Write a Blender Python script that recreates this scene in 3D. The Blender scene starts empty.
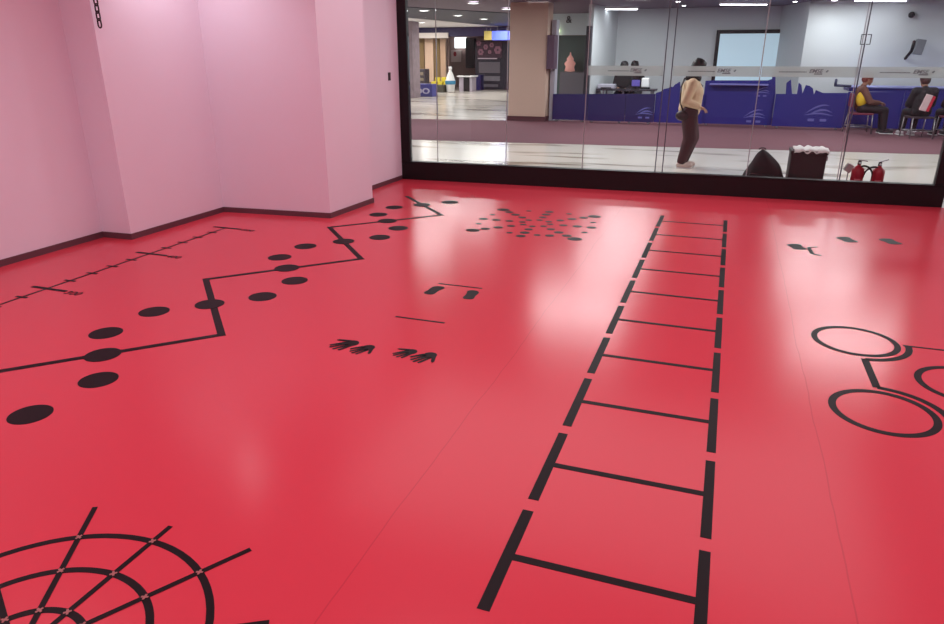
import bpy, bmesh, math, random
from mathutils import Vector, Matrix
random.seed(7)
C = bpy.context.scene.collection
PI = math.pi
# ---------------------------------------------------------------- camera
CH = 1.65; FPX = 688.7; PITCH = math.radians(20.506); YAW = math.radians(19.75)
fw = Vector((-math.sin(YAW)*math.cos(PITCH), math.cos(YAW)*math.cos(PITCH), -math.sin(PITCH)))
rt = Vector((math.cos(YAW), math.sin(YAW), 0)); up = rt.cross(fw)
def ray(x, y): return (x-472)/FPX*rt - (y-312)/FPX*up + fw
def fl(x, y, z=0.0):                     # where a line of sight meets the level z
    d = ray(x, y); t = (z-CH)/d.z; return Vector((d.x*t, d.y*t, z))
def at(x, y, Y):                         # where it meets the plane at distance Y
    d = ray(x, y); t = Y/d.y; return Vector((d.x*t, Y, CH+d.z*t))
cam = bpy.data.cameras.new('camera'); co = bpy.data.objects.new('camera', cam); C.objects.link(co)
cam.sensor_width = 36; cam.lens = FPX/944*36; cam.clip_start = .05; cam.clip_end = 200
co.location = (0, 0, CH); co.rotation_euler = (PI/2-PITCH, 0, YAW)
bpy.context.scene.camera = co
# ---------------------------------------------------------------- materials
def srgb(r, g, b):
    f = lambda c: (c/255/12.92 if c/255 <= .04045 else ((c/255+.055)/1.055)**2.4)
    return (f(r), f(g), f(b), 1)
MATS = {}
def mat(name, col, rough=.6, metal=0, coat=0, emit=0, noise=0, scale=8, spec=.5, ecol=None):
    if name in MATS: return MATS[name]
    m = bpy.data.materials.new(name); m.use_nodes = True; nt = m.node_tree; b = nt.nodes['Principled BSDF']
    c = srgb(*col); b.inputs['Base Color'].default_value = c
    b.inputs['Roughness'].default_value = rough; b.inputs['Metallic'].default_value = metal
    b.inputs['Coat Weight'].default_value = coat; b.inputs['Specular IOR Level'].default_value = spec
    if emit:
        b.inputs['Emission Color'].default_value = srgb(*(ecol or col)); b.inputs['Emission Strength'].default_value = emit
    if noise:
        tc = nt.nodes.new('ShaderNodeTexCoord'); n = nt.nodes.new('ShaderNodeTexNoise'); n.inputs['Scale'].default_value = scale
        n.inputs['Detail'].default_value = 4
        r = nt.nodes.new('ShaderNodeMapRange'); r.inputs['To Min'].default_value = 1-noise; r.inputs['To Max'].default_value = 1+noise
        mx = nt.nodes.new('ShaderNodeMix'); mx.data_type = 'RGBA'; mx.blend_type = 'MULTIPLY'; mx.inputs[0].default_value = 1
        mx.inputs[6].default_value = c
        nt.links.new(tc.outputs['Object'], n.inputs['Vector']); nt.links.new(n.outputs['Fac'], r.inputs['Value'])
        nt.links.new(r.outputs['Result'], mx.inputs[7]); nt.links.new(mx.outputs[2], b.inputs['Base Color'])
    MATS[name] = m; return m
def math_node(nt, op, a, b=None):
    n = nt.nodes.new('ShaderNodeMath'); n.operation = op
    for i, v in enumerate((a, b)):
        if v is None: continue
        if isinstance(v, (int, float)): n.inputs[i].default_value = v
        else: nt.links.new(v, n.inputs[i])
    return n.outputs[0]
def red_floor_mat():
    m = mat('red_vinyl', (214, 50, 60), .2); nt = m.node_tree; b = nt.nodes['Principled BSDF']
    b.inputs['Specular IOR Level'].default_value = .28
    tc = nt.nodes.new('ShaderNodeTexCoord'); sp = nt.nodes.new('ShaderNodeSeparateXYZ'); nt.links.new(tc.outputs['Object'], sp.inputs[0])
    n = nt.nodes.new('ShaderNodeTexNoise'); n.inputs['Scale'].default_value = 1.3; n.inputs['Detail'].default_value = 3
    nt.links.new(tc.outputs['Object'], n.inputs['Vector'])
    wob = math_node(nt, 'MULTIPLY', math_node(nt, 'SUBTRACT', n.outputs['Fac'], .5), .05)
    x = math_node(nt, 'ADD', sp.outputs['X'], wob)
    d1 = math_node(nt, 'ABSOLUTE', math_node(nt, 'ADD', x, 1.02)); d2 = math_node(nt, 'ABSOLUTE', math_node(nt, 'SUBTRACT', x, .56))
    d = math_node(nt, 'LESS_THAN', math_node(nt, 'MINIMUM', d1, d2), .0028)
    fac = math_node(nt, 'MULTIPLY', d, .32)
    mx = nt.nodes.new('ShaderNodeMix'); mx.data_type = 'RGBA'; mx.inputs[6].default_value = srgb(*FLOOR); mx.inputs[7].default_value = srgb(150, 35, 50)
    nt.links.new(fac, mx.inputs[0]); nt.links.new(mx.outputs[2], b.inputs['Base Color'])
    b.inputs['Roughness'].default_value = .22
    bp_ = nt.nodes.new('ShaderNodeBump'); bp_.inputs['Strength'].default_value = .03; bp_.inputs['Distance'].default_value = .02
    n3 = nt.nodes.new('ShaderNodeTexNoise'); n3.inputs['Scale'].default_value = 4; nt.links.new(tc.outputs['Object'], n3.inputs['Vector'])
    nt.links.new(n3.outputs['Fac'], bp_.inputs['Height']); nt.links.new(bp_.outputs[0], b.inputs['Normal'])
    return m
FLOOR = (210, 63, 78)
M_FLOOR = red_floor_mat()
def tile_mat():
    m = mat('pale_stone_tile', (214, 208, 198), .18); nt = m.node_tree; b = nt.nodes['Principled BSDF']
    tc = nt.nodes.new('ShaderNodeTexCoord'); mp = nt.nodes.new('ShaderNodeMapping'); nt.links.new(tc.outputs['Object'], mp.inputs[0])
    mp.inputs['Rotation'].default_value = (0, 0, math.radians(20)); mp.inputs['Scale'].default_value = (.16, .8, 1)
    n = nt.nodes.new('ShaderNodeTexNoise'); n.inputs['Scale'].default_value = 2.2; n.inputs['Detail'].default_value = 3; nt.links.new(mp.outputs[0], n.inputs['Vector'])
    cr = nt.nodes.new('ShaderNodeValToRGB'); cr.color_ramp.elements[0].position = .34; cr.color_ramp.elements[0].color = srgb(142, 128, 114)
    cr.color_ramp.elements[1].position = .45; cr.color_ramp.elements[1].color = srgb(216, 208, 198)
    nt.links.new(n.outputs['Fac'], cr.inputs[0])
    nt.links.new(cr.outputs[0], b.inputs['Base Color']); return m
M_TILE = tile_mat()
def glass_mat():
    m = bpy.data.materials.new('clear_glass'); m.use_nodes = True; nt = m.node_tree; nt.nodes.clear()
    o = nt.nodes.new('ShaderNodeOutputMaterial'); t = nt.nodes.new('ShaderNodeBsdfTransparent'); t.inputs[0].default_value = (.96, .97, .965, 1)
    g = nt.nodes.new('ShaderNodeBsdfGlossy'); g.inputs['Roughness'].default_value = .01
    f = nt.nodes.new('ShaderNodeFresnel'); f.inputs[0].default_value = 1.25
    mx = nt.nodes.new('ShaderNodeMixShader'); nt.links.new(f.outputs[0], mx.inputs[0]); nt.links.new(t.outputs[0], mx.inputs[1]); nt.links.new(g.outputs[0], mx.inputs[2])
    nt.links.new(mx.outputs[0], o.inputs[0]); return m
M_GLASS = glass_mat()
def frost_mat():
    m = bpy.data.materials.new('frosted_film'); m.use_nodes = True; nt = m.node_tree; nt.nodes.clear()
    o = nt.nodes.new('ShaderNodeOutputMaterial'); t = nt.nodes.new('ShaderNodeBsdfTransparent')
    g = nt.nodes.new('ShaderNodeBsdfDiffuse'); g.inputs[0].default_value = srgb(196, 204, 202)
    tr = nt.nodes.new('ShaderNodeBsdfTranslucent'); tr.inputs[0].default_value = srgb(196, 204, 202)
    a = nt.nodes.new('ShaderNodeMixShader'); a.inputs[0].default_value = .8
    nt.links.new(g.outputs[0], a.inputs[1]); nt.links.new(tr.outputs[0], a.inputs[2])
    mx = nt.nodes.new('ShaderNodeMixShader'); mx.inputs[0].default_value = .62; nt.links.new(t.outputs[0], mx.inputs[1]); nt.links.new(a.outputs[0], mx.inputs[2])
    nt.links.new(mx.outputs[0], o.inputs[0]); return m
M_FROST = frost_mat()
M_WALL = mat('white_wall_paint', (233, 218, 231), .7, noise=.015, scale=3)
M_BASE = mat('dark_baseboard', (98, 60, 70), .5)
M_CEIL = mat('ceiling_paint', (225, 222, 222), .8)
M_VINYL = mat('black_vinyl', (20, 10, 15), .5, noise=.1, scale=30, spec=.15)
M_FRAME = mat('black_steel', (22, 9, 14), .5, noise=.1, spec=.3)
M_BLACK = mat('matt_black', (22, 18, 22), .6)
M_BLUE = mat('navy_panel', (32, 27, 92), .5)
M_BLUE2 = mat('royal_blue_panel', (34, 35, 132), .5)
M_CARPET = mat('mauve_carpet', (106, 64, 74), .9, noise=.08, scale=20)
M_SKIN = mat('skin', (196, 150, 128), .55)
M_SKIN2 = mat('skin_dark', (150, 105, 88), .55)
M_HAIR = mat('black_hair', (22, 18, 20), .5)
M_HAIR2 = mat('auburn_hair', (120, 58, 52), .5)
M_HAIR3 = mat('brown_hair', (66, 34, 36), .5)
M_HALL = mat('hall_wall_paint', (194, 199, 202), .7)
M_METAL = mat('brushed_metal', (150, 146, 150), .35, metal=.8)
M_WHITE = mat('white_plastic', (232, 232, 232), .5)
# ---------------------------------------------------------------- mesh helpers
def NB(): return bmesh.new()
def box(bm, x0, x1, y0, y1, z0, z1, M=None):
    vs = [bm.verts.new(v) for v in ((x0,y0,z0),(x1,y0,z0),(x1,y1,z0),(x0,y1,z0),(x0,y0,z1),(x1,y0,z1),(x1,y1,z1),(x0,y1,z1))]
    for f in ((0,3,2,1),(4,5,6,7),(0,1,5,4),(1,2,6,5),(2,3,7,6),(3,0,4,7)): bm.faces.new([vs[i] for i in f])
    if M is not None: bmesh.ops.transform(bm, matrix=M, verts=vs)
    return bm
def prism(bm, pts, z0, z1, M=None):
    a = [bm.verts.new((p[0], p[1], z0)) for p in pts]; b = [bm.verts.new((p[0], p[1], z1)) for p in pts]; n = len(pts)
    bm.faces.new(a[::-1]); bm.faces.new(b)
    for i in range(n): bm.faces.new((a[i], a[(i+1) % n], b[(i+1) % n], b[i]))
    if M is not None: bmesh.ops.transform(bm, matrix=M, verts=a+b)
    return bm
def board(bm, pts, Y, th):               # an upright board: pts are (x, z), its front face at Y
    M = Matrix(((1,0,0,0),(0,0,1,Y),(0,1,0,0),(0,0,0,1)))
    return prism(bm, pts, 0, th, M)
def ring(bm, cx, cy, r0, r1, z0, z1, a0=0, a1=2*PI, n=72):
    full = abs(a1-a0-2*PI) < 1e-6; k = n if full else n+1
    rows = []
    for i in range(k):
        a = a0+(a1-a0)*i/n; c, s = math.cos(a), math.sin(a)
        rows.append([bm.verts.new((cx+r*c, cy+r*s, z)) for r, z in ((r0,z0),(r1,z0),(r1,z1),(r0,z1))])
    for i in range(n if full else n):
        p, q = rows[i], rows[(i+1) % k]
        for j in range(4): bm.faces.new((p[j], q[j], q[(j+1) % 4], p[(j+1) % 4]))
    if not full: bm.faces.new(rows[0]); bm.faces.new(rows[-1][::-1])
    return bm
def disc(bm, cx, cy, rx, ry, z0, z1, n=36, rot=0):
    return prism(bm, [(cx+rx*math.cos(2*PI*i/n)*math.cos(rot)-ry*math.sin(2*PI*i/n)*math.sin(rot), cy+rx*math.cos(2*PI*i/n)*math.sin(rot)+ry*math.sin(2*PI*i/n)*math.cos(rot)) for i in range(n)], z0, z1)
def strip(bm, p, q, w, z0, z1):
    p = Vector(p[:2]); q = Vector(q[:2]); n = (q-p).normalized(); n = Vector((-n.y, n.x))*w/2
    return prism(bm, [p-n, q-n, q+n, p+n], z0, z1)
def cone(bm, p, q, r0, r1, n=16):
    p = Vector(p); q = Vector(q); d = q-p
    if d.length < 1e-6: return bm
    M = Matrix.Translation((p+q)/2) @ d.to_track_quat('Z', 'Y').to_matrix().to_4x4()
    bmesh.ops.create_cone(bm, cap_ends=True, segments=n, radius1=r0, radius2=r1, depth=d.length, matrix=M); return bm
def ell(bm, c, r, R=None, seg=20):
    M = Matrix.Translation(c) @ (R.to_4x4() if R is not None else Matrix.Identity(4)) @ Matrix.Diagonal((r[0], r[1], r[2], 1))
    bmesh.ops.create_uvsphere(bm, u_segments=seg, v_segments=max(8, seg//2), radius=1, matrix=M); return bm
def cap(bm, p, q, r0, r1):
    ell(bm, p, (r0,)*3, seg=14); ell(bm, q, (r1,)*3, seg=14); cone(bm, p, q, r0, r1, 14); return bm
def chainc(bm, pts, rs):
    for i in range(len(pts)-1): cap(bm, pts[i], pts[i+1], rs[i], rs[i+1])
    return bm
def tube(bm, pts, r, n=10):
    for i in range(len(pts)-1): cone(bm, pts[i], pts[i+1], r, r, n)
    for p in pts: ell(bm, p, (r,)*3, seg=10)
    return bm
def lathe(bm, prof, c=(0,0,0), n=28):
    rows = [[bm.verts.new((c[0]+r*math.cos(2*PI*i/n), c[1]+r*math.sin(2*PI*i/n), c[2]+z)) for i in range(n)] for r, z in prof]
    for a, b in zip(rows, rows[1:]):
        for i in range(n): bm.faces.new((a[i], a[(i+1) % n], b[(i+1) % n], b[i]))
    bm.faces.new(rows[0][::-1]); bm.faces.new(rows[-1]); return bm
def obj(name, bm, m, parent=None, smooth=False, bevel=0, local=False):
    bmesh.ops.recalc_face_normals(bm, faces=bm.faces)
    me = bpy.data.meshes.new(name)
    if parent is not None and not local:
        bm.transform(world(parent).inverted())
    bm.to_mesh(me); bm.free(); me.materials.append(m)
    if smooth:
        for p in me.polygons: p.use_smooth = True
    o = bpy.data.objects.new(name, me); C.objects.link(o)
    if parent is not None: o.parent = parent
    if bevel:
        b = o.modifiers.new('bevel', 'BEVEL'); b.width = bevel; b.segments = 2; b.limit_method = 'ANGLE'
    return o
def world(o):
    M = Matrix.LocRotScale(o.location, o.rotation_euler, o.scale)
    return world(o.parent) @ M if o.parent else M
def tag(o, label, cat, group=None):
    o['label'] = label; o['category'] = cat
    if group: o['group'] = group
    return o
def thing(name, label, cat, loc=(0,0,0), rz=0, group=None):
    o = bpy.data.objects.new(name, None); C.objects.link(o); o.empty_display_size = .1
    o.location = loc; o.rotation_euler = (0, 0, rz); return tag(o, label, cat, group)
def struct(name, bm, m, **k):
    o = obj(name, bm, m, **k); o['kind'] = 'structure'; return o
def solid(o, voxel=.01, smooth=3):
    r = o.modifiers.new('remesh', 'REMESH'); r.mode = 'VOXEL'; r.voxel_size = voxel; r.use_smooth_shade = True
    s = o.modifiers.new('smooth', 'SMOOTH'); s.factor = .5; s.iterations = smooth; return o
def text_bm(txt, size, shear=0, depth=.001, off=0):
    cu = bpy.data.curves.new('t', 'FONT'); cu.body = txt; cu.size = size; cu.shear = shear; cu.extrude = depth; cu.offset = off
    cu.align_x = 'LEFT'; o = bpy.data.objects.new('t', cu); C.objects.link(o); bpy.context.view_layer.update()
    me = bpy.data.meshes.new_from_object(o.evaluated_get(bpy.context.evaluated_depsgraph_get()))
    bm = NB(); bm.from_mesh(me); bpy.data.objects.remove(o); bpy.data.meshes.remove(me); return bm
# ---------------------------------------------------------------- the play room
H = 3.0
WL = [(-5.54, -3), (-5.54, 4.9), (-5.205, 4.915), (-5.19, 6.235), (-3.90, 6.355), (-3.855, 7.25), (-4.262, 7.26), (-4.235, 8.96)]
G0 = Vector((-4.235, 8.875)); G1 = Vector((2.414, 9.1975)); GE = (G1-G0).normalized(); GN = Vector((-GE.y, GE.x)); GA = math.atan2(GE.y, GE.x); GL = (G1-G0).length
def gp(s, n): return G0+GE*s+GN*n
MG = Matrix.Translation((G0.x, G0.y, 0)) @ Matrix.Rotation(GA, 4, 'Z')
bm = NB(); prism(bm, [(-5.7, -3.1), (2.6, -3.1), tuple(gp(GL+.19, .001)), tuple(gp(-.1, .001)), (-5.7, 8.7)], -.12, 0)
struct('floor', bm, M_FLOOR)
bm = NB(); prism(bm, WL+[(-6.1, 8.96), (-6.1, -3)], 0, H); struct('wall_left', bm, M_WALL)
def offs(pts, d):
    out = []
    for i, p in enumerate(pts):
        p = Vector(p); ns = []
        for a, b in ((i-1, i), (i, i+1)):
            if a >= 0 and b < len(pts):
                e = (Vector(pts[b])-Vector(pts[a])).normalized(); ns.append(Vector((e.y, -e.x)))
        m = sum(ns, Vector((0, 0)))/len(ns); m = m/m.length_squared if m.length > 0 else m
        out.append(p+m*d)
    return out
WLb = WL[:-1]+[(-4.2365, 8.86)]
bm = NB(); o_ = offs(WLb, .012)
for i in range(len(WLb)-1): prism(bm, [WLb[i], WLb[i+1], o_[i+1], o_[i]], 0, .055)
struct('baseboard_left', bm, M_BASE)
bm = NB(); prism(bm, [(2.47, -3), (2.47, 9.21), (2.62, 9.22), (2.62, -3)], 0, H); struct('wall_right', bm, M_WALL)
bm = NB(); box(bm, -6.1, 2.62, -3.15, -3, 0, H); struct('wall_back', bm, M_WALL)
bm = NB(); prism(bm, [(-6.1, -3.15), (2.62, -3.15), tuple(gp(GL+.19, .1)), tuple(gp(-1.9, .1))], H, H+.12); struct('ceiling', bm, M_CEIL)
# glass front
win = bpy.data.objects.new('window_1', None); C.objects.link(win); win['kind'] = 'structure'
win.location = (G0.x, G0.y, 0); win.rotation_euler = (0, 0, GA)
def sG(x, y):
    d = ray(x, y); n3 = GN; q = G0+GN*.05
    t = (q.x*n3.x+q.y*n3.y)/(d.x*n3.x+d.y*n3.y); v = Vector((d.x*t, d.y*t))
    return (v-G0).dot(GE), CH+d.z*t
SL, SR = .13, GL-.10
o = obj('sill', box(NB(), 0, GL+.02, 0, .09, 0, .235), M_FRAME, win, local=True, bevel=.004)
o = obj('sill_cap', box(NB(), 0, GL+.02, -.008, .1, .235, .25), M_FRAME, win, local=True, bevel=.003)
obj('frame_jamb', box(NB(), 0, SL, 0, .09, .25, H), M_FRAME, win, local=True, bevel=.004)
obj('frame_jamb', box(NB(), SR, GL+.02, 0, .09, .25, H), M_FRAME, win, local=True, bevel=.004)
obj('frame_header', box(NB(), SL, SR, 0, .09, H-.12, H), M_FRAME, win, local=True)
M_JOINT = mat('silicone_joint', (140, 144, 144), .4); M_JD = mat('dark_joint', (70, 72, 80), .3)
js = [SL, sG(437, 100)[0], sG(507, 100)[0], sG(588, 60)[0], sG(661.5, 100)[0], sG(669, 100)[0], sG(758, 90)[0], sG(856, 90)[0], SR]
for i in range(len(js)-1):
    if i == 4: continue
    obj('glass_pane', box(NB(), js[i]+.006, js[i+1]-.006, .045, .053, .25, H-.12), M_GLASS, win, local=True)
obj('glass_pane', box(NB(), js[4]+.006, js[5]-.006, .045, .053, .25, H-.12), M_GLASS, win, local=True)
for i in range(1, len(js)-1):
    dk = i in (4, 5, 7); w = .006 if dk else .0045
    obj('pane_joint', box(NB(), js[i]-w, js[i]+w, .042, .056, .25, H-.12), M_JD if dk else M_JOINT, win, local=True)
    if i == 7: obj('door_seal', box(NB(), js[i]-.03, js[i]-.022, .043, .055, .25, H-.12), M_JOINT, win, local=True)
# square pull handles either side of the door joint
bm = NB(); s7 = js[7]
for sg in (-1, 1):
    for z in (1.755, 1.855): box(bm, min(s7+sg*.008, s7+sg*.048), max(s7+sg*.008, s7+sg*.048), .02, .03, z-.004, z+.004)
    box(bm, s7+sg*.048-.004, s7+sg*.048+.004, .02, .03, 1.751, 1.859)
    for z in (1.755, 1.855): box(bm, s7+sg*.02-.004, s7+sg*.02+.004, .03, .044, z-.004, z+.004)
obj('door_handle', bm, M_BLACK, win, local=True)
# frosted safety band with lettering
for i in (3, 5, 6, 7):
    obj('frosted_band', box(NB(), js[i]+.012, js[i+1]-.012, .041, .0445, 1.405, 1.52), M_FROST, win, local=True)
M_INK = mat('grey_lettering', (92, 98, 102), .6)
for (tx, lx, lx2) in ((608, 630, 642), (688, 717, 731), (779, 809, 823), (880, 913, 929)):
    a, b, c = sG(tx, 71)[0], sG(lx, 71)[0], sG(lx2, 71)[0]
    bm = NB(); x = a; rnd = random.Random(tx)
    while x < b-.025:
        w = rnd.uniform(.01, .03); box(bm, x, min(x+w, b-.012), .0395, .0408, 1.456, 1.466); x += w+.004
    obj('band_tagline', bm, M_INK, win, local=True)
    t = text_bm('EMSE', .058, .25, .0006, .0012)
    xs = [v.co.x for v in t.verts]; k = (c-b)/(max(xs)-min(xs))
    t.transform(Matrix.Translation((b, .04, 1.452)) @ Matrix.Rotation(PI/2, 4, 'X') @ Matrix.Diagonal((k, 1, 1, 1)))
    box(t, b+.05*(c-b)/.13, c-.004, .0395, .0405, 1.434, 1.446)
    obj('band_logo', t, M_INK, win, local=True)
    bm = NB(); box(bm, c+.03, c+.048, .0395, .0405, 1.458, 1.474); box(bm, c+.04, c+.056, .0395, .0405, 1.468, 1.482)
    obj('band_mark', bm, M_INK, win, local=True)
# wall switch, chain
sw = thing('wall_switch', 'small dark switch on the pink wall beside the glass wall frame', 'switch', (-4.245, 8.6, 1.38), 0)
obj('switch_plate', box(NB(), -4.246, -4.231, 8.57, 8.63, 1.33, 1.43), M_BLACK, sw, bevel=.002)
obj('switch_button', box(NB(), -4.231, -4.226, 8.585, 8.615, 1.355, 1.405), mat('dark_button', (60, 40, 50), .4), sw)
ch = thing('hanging_chain', 'dark metal chain hanging down in front of the pink pillar', 'chain', (-5.155, 4.93, H))
cp0 = Vector((-5.155, 4.93)); z = 1.9; i = 0; M_CH = mat('chain_steel', (58, 40, 48), .4, metal=.6)
while z < H:
    bm = NB(); L_, W_, r_ = .05, .024, .0065; pts = []
    for k in range(20):
        a = 2*PI*k/20; u = math.cos(a)*W_*.6; v = math.sin(a)*L_*.5+(.012 if math.sin(a) > 0 else -.012)
        pts.append((cp0.x+(u if i % 2 == 0 else u*.25), cp0.y+(u if i % 2 else u*.25), z+v))
    for k in range(20): cone(bm, pts[k], pts[(k+1) % 20], r_, r_, 8)
    obj('chain_link', bm, M_CH, ch, smooth=True); z += .058; i += 1
# ---------------------------------------------------------------- floor markings (stuck-down vinyl)
T = .0012
def decal(name, bm, label, cat, group=None, m=None): return tag(obj(name, bm, m or M_VINYL), label, cat, group)
lad = thing('floor_ladder', 'long black ladder marking on the red floor running towards the glass wall', 'floor marking', (-.22, 1.63, 0))
P = .6136
for k in range(10):
    y0 = 1.625+P*k
    obj('rail_dash', box(NB(), -.568, -.525, y0, y0+.54, 0, T), M_VINYL, lad)
    obj('rail_dash', box(NB(), .085, .1245, y0-.012, y0+.528, 0, T), M_VINYL, lad)
    obj('rung', box(NB(), -.5249, .0849, y0+.252, y0+.285, 0, T), M_VINYL, lad)
zz = [(-3.69, 2.33), (-2.834, 3.236), (-3.70, 4.135), (-2.832, 5.06), (-3.69, 5.98), (-2.832, 6.894), (-3.648, 7.745)]
bm = NB()
def mitre(pts, w):
    L = offs(pts, w/2); R = offs(pts, -w/2); return L, R
L_, R_ = mitre(zz, .048)
for i in range(len(zz)-1): prism(bm, [L_[i], L_[i+1], R_[i+1], R_[i]], 0, T)
decal('zigzag_line', bm, 'black zigzag line on the red floor along the pink wall', 'floor marking')
zd = [(-3.041,2.075),(-3.04,2.482),(-3.285,2.745),(-3.542,3.013),(-3.542,3.423),(-3.284,3.673),(-3.032,3.938),(-3.025,4.34),(-3.276,4.608),(-3.52,4.863),(-3.512,5.256),(-3.27,5.529),(-3.02,5.783),(-3.015,6.183),(-3.262,6.437),(-3.495,6.683),(-3.497,7.087),(-3.253,7.323),(-3.001,7.574)]
on = [2,5,8,11,14,17]; lf = [3,4,9,10,15,16]; rg = [0,1,6,7,12,13,18]
od = ['nearest', 'second nearest', 'third nearest', 'fourth nearest', 'fifth nearest', 'sixth nearest', 'farthest']
for i, (x, y) in enumerate(zd):
    if i in on: k = on.index(i); s = 'black dot crossed by the zigzag line, %s of six' % (od[k] if k < 5 else 'farthest')
    elif i in lf: k = lf.index(i); s = 'black dot left of the zigzag line, %s of six' % (od[k] if k < 5 else 'farthest')
    else: k = rg.index(i); s = 'black dot right of the zigzag line, %s of seven' % (od[k])
    decal('floor_dot', disc(NB(), x, y, .1, .1, T if i in on else 0, 2*T if i in on else T), s, 'floor dot', 'dots along the zigzag line')
# jump ruler
rul = thing('jump_ruler', 'thin black measuring line with ticks on the red floor next to the pink wall', 'floor marking', (-4.67, 4.5, 0))
obj('ruler_line', box(NB(), -4.681, -4.659, 1.4, 5.618, 0, T), M_VINYL, rul)
k = 0; y = 1.485
while y < 5.7:
    big = k % 5 == 0
    if big:
        obj('metre_mark', box(NB(), -4.815, -4.475, y-.017, y+.017, T, 2*T), M_VINYL, rul)
        t = text_bm('%d' % (100*(k//5+1)), .095, 0, T/2, .001); t.transform(Matrix.Translation((-4.46, y-.045, T)))
        obj('metre_number', t, M_VINYL, rul)
    else: obj('tick', box(NB(), -4.725, -4.615, y-.012, y+.012, T, 2*T), M_VINYL, rul)
    k += 1; y += .2058
# web
cx, cy = -1.777, .992
web = thing('floor_web', 'black web of rings and spokes on the red floor in the near left corner', 'floor marking', (cx, cy, 0))
for r in (.18, .362, .539): obj('web_ring', ring(NB(), cx, cy, r-.0125, r+.0125, 0, T), M_VINYL, web)
for k in range(12):
    a = PI/2+k*PI/6; R_out = .72 if k % 3 else .63
    s = strip(NB(), (cx+.03*math.cos(a), cy+.03*math.sin(a)), (cx+R_out*math.cos(a), cy+R_out*math.sin(a)), .02, T, 2*T)
    obj('web_spoke', s, M_VINYL, web)
M_GREY = mat('scuffed_overlap', (168, 100, 98), .5)
for r in (.18, .362, .539):
    for k in range(12):
        a = PI/2+k*PI/6; x, y = cx+r*math.cos(a), cy+r*math.sin(a); u, v_ = .012, .0035
        pts = [(x+p*math.cos(a+PI/4)-q*math.sin(a+PI/4), y+p*math.sin(a+PI/4)+q*math.cos(a+PI/4)) for p, q in ((u, -v_), (u, v_), (v_, v_), (v_, u), (-v_, u), (-v_, v_), (-u, v_), (-u, -v_), (-v_, -v_), (-v_, -u), (v_, -u), (v_, -v_))]
        obj('crossing_mark', prism(NB(), pts, 2*T, 3*T), M_GREY, web)
# burst of dots by the glass wall
bx, by = -1.757, 6.872
dirs = ['towards the ladder', 'towards the glass wall and ladder', 'towards the glass wall', 'towards the glass wall and pink wall', 'towards the pink wall', 'towards the camera and pink wall', 'towards the camera', 'towards the camera and ladder']
rad = [.15, .29, .435, .58]; sz = [.036, .043, .049, .049]; nm = ['innermost', 'second', 'third', 'outermost']
for d in range(8):
    a = d*PI/4
    for j in range(4):
        rr = rad[j]*(1.02 if d % 2 else 1)
        n_ = nm[j] if not (d % 2 and j == 3) else 'fourth'
        decal('burst_dot', disc(NB(), bx+rr*math.cos(a), by+rr*math.sin(a), sz[j], sz[j]*.92, 0, T, 24), '%s small black burst dot on the row %s' % (n_, dirs[d]), 'floor dot', 'dots of the burst marking')
    if d % 2:
        decal('burst_dot', disc(NB(), bx+.73*math.cos(a), by+.73*math.sin(a), .072, .062, 0, T, 24), 'larger black corner dot ending the burst row %s' % dirs[d], 'floor dot', 'large corner dots of the burst marking')
NE = {5: (-.14, -.49, .032), 6: (.26, -.47, .044)}
edge = ['right edge, far half', 'far edge, ladder half', 'far edge, wall half', 'left edge, far half', 'left edge, near half', 'near edge, wall half', 'near edge, ladder half', 'right edge, near half']
for k in range(8):
    a = PI/8+k*PI/4
    ox, oy, od_ = NE.get(k, (.6*math.cos(a), .6*math.sin(a), .031))
    decal('burst_dot', disc(NB(), bx+ox, by+oy, od_, od_*.95, 0, T, 20), 'tiny black dot between the burst rows on the %s' % edge[k], 'floor dot', 'tiny dots between the burst rows')
decal('burst_dot', disc(NB(), bx+.14, by-.49, .034, .034, 0, T, 20), 'tiny extra black burst dot on the near edge between the camera row and ladder corner', 'floor dot')
# lines
decal('floor_line', box(NB(), -1.945, -1.59, 3.887, 3.907, 0, T), 'short black line on the floor between the hand prints and the foot prints', 'floor marking')
decal('floor_line', box(NB(), -1.945, -1.59, 4.645, 4.665, 0, T), 'short black line on the floor just beyond the two small foot prints', 'floor marking')
def px_poly(pts, ox, oy, k):
    return [fl(ox+x/k, oy+y/k).xy for x, y in pts]
def foot(x, y, rz, label, side=1, sc=1.0, ws=1.3):
    o = [(-.035,-.10),(0,-.115),(.035,-.10),(.042,-.06),(.038,-.02),(.038,.02),(.042,.06),(.048,.095),(.036,.125),(.01,.135),(-.02,.128),(-.042,.10),(-.048,.06),(-.042,.01),(-.041,-.03),(-.044,-.065)]
    n = len(o); c, s = math.cos(rz), math.sin(rz); pts = []
    for i in range(n):                                   # Catmull-Rom round the outline
        p = [Vector(o[(i+j-1) % n]) for j in range(4)]
        for t in (0, .33, .66):
            v = .5*((2*p[1])+(p[2]-p[0])*t+(2*p[0]-5*p[1]+4*p[2]-p[3])*t*t+(3*p[1]-p[0]-3*p[2]+p[3])*t**3); pts.append(v)
    pts = [(x+sc*(side*ws*v.x*c-v.y*s), y+sc*(side*ws*v.x*s+v.y*c)) for v in pts]
    if side < 0: pts = pts[::-1]
    decal('foot_print', prism(NB(), pts, 0, T), label, 'foot print')
foot(-1.915, 4.485, -.12, 'small black foot print left of its pair, just before the short floor line', 1, .82, 1.25)
foot(-1.62, 4.48, .08, 'small black foot print right of its pair, just before the short floor line', -1, .82, 1.2)
foot(.735, 6.755, .3, 'black foot print beside the small bracket mark near the glass wall', 1, .82, 1.75)
foot(1.205, 7.2, .4, 'black foot print in the middle of three near the glass wall', 1, .84, 1.75)
foot(1.58, 7.26, .4, 'black foot print nearest the right wall, in front of the fire extinguishers', 1, .88, 1.7)
b_ = [fl(x, y).xy for x, y in ((808.5, 247.5), (812.5, 254), (821, 255.5))]
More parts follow.
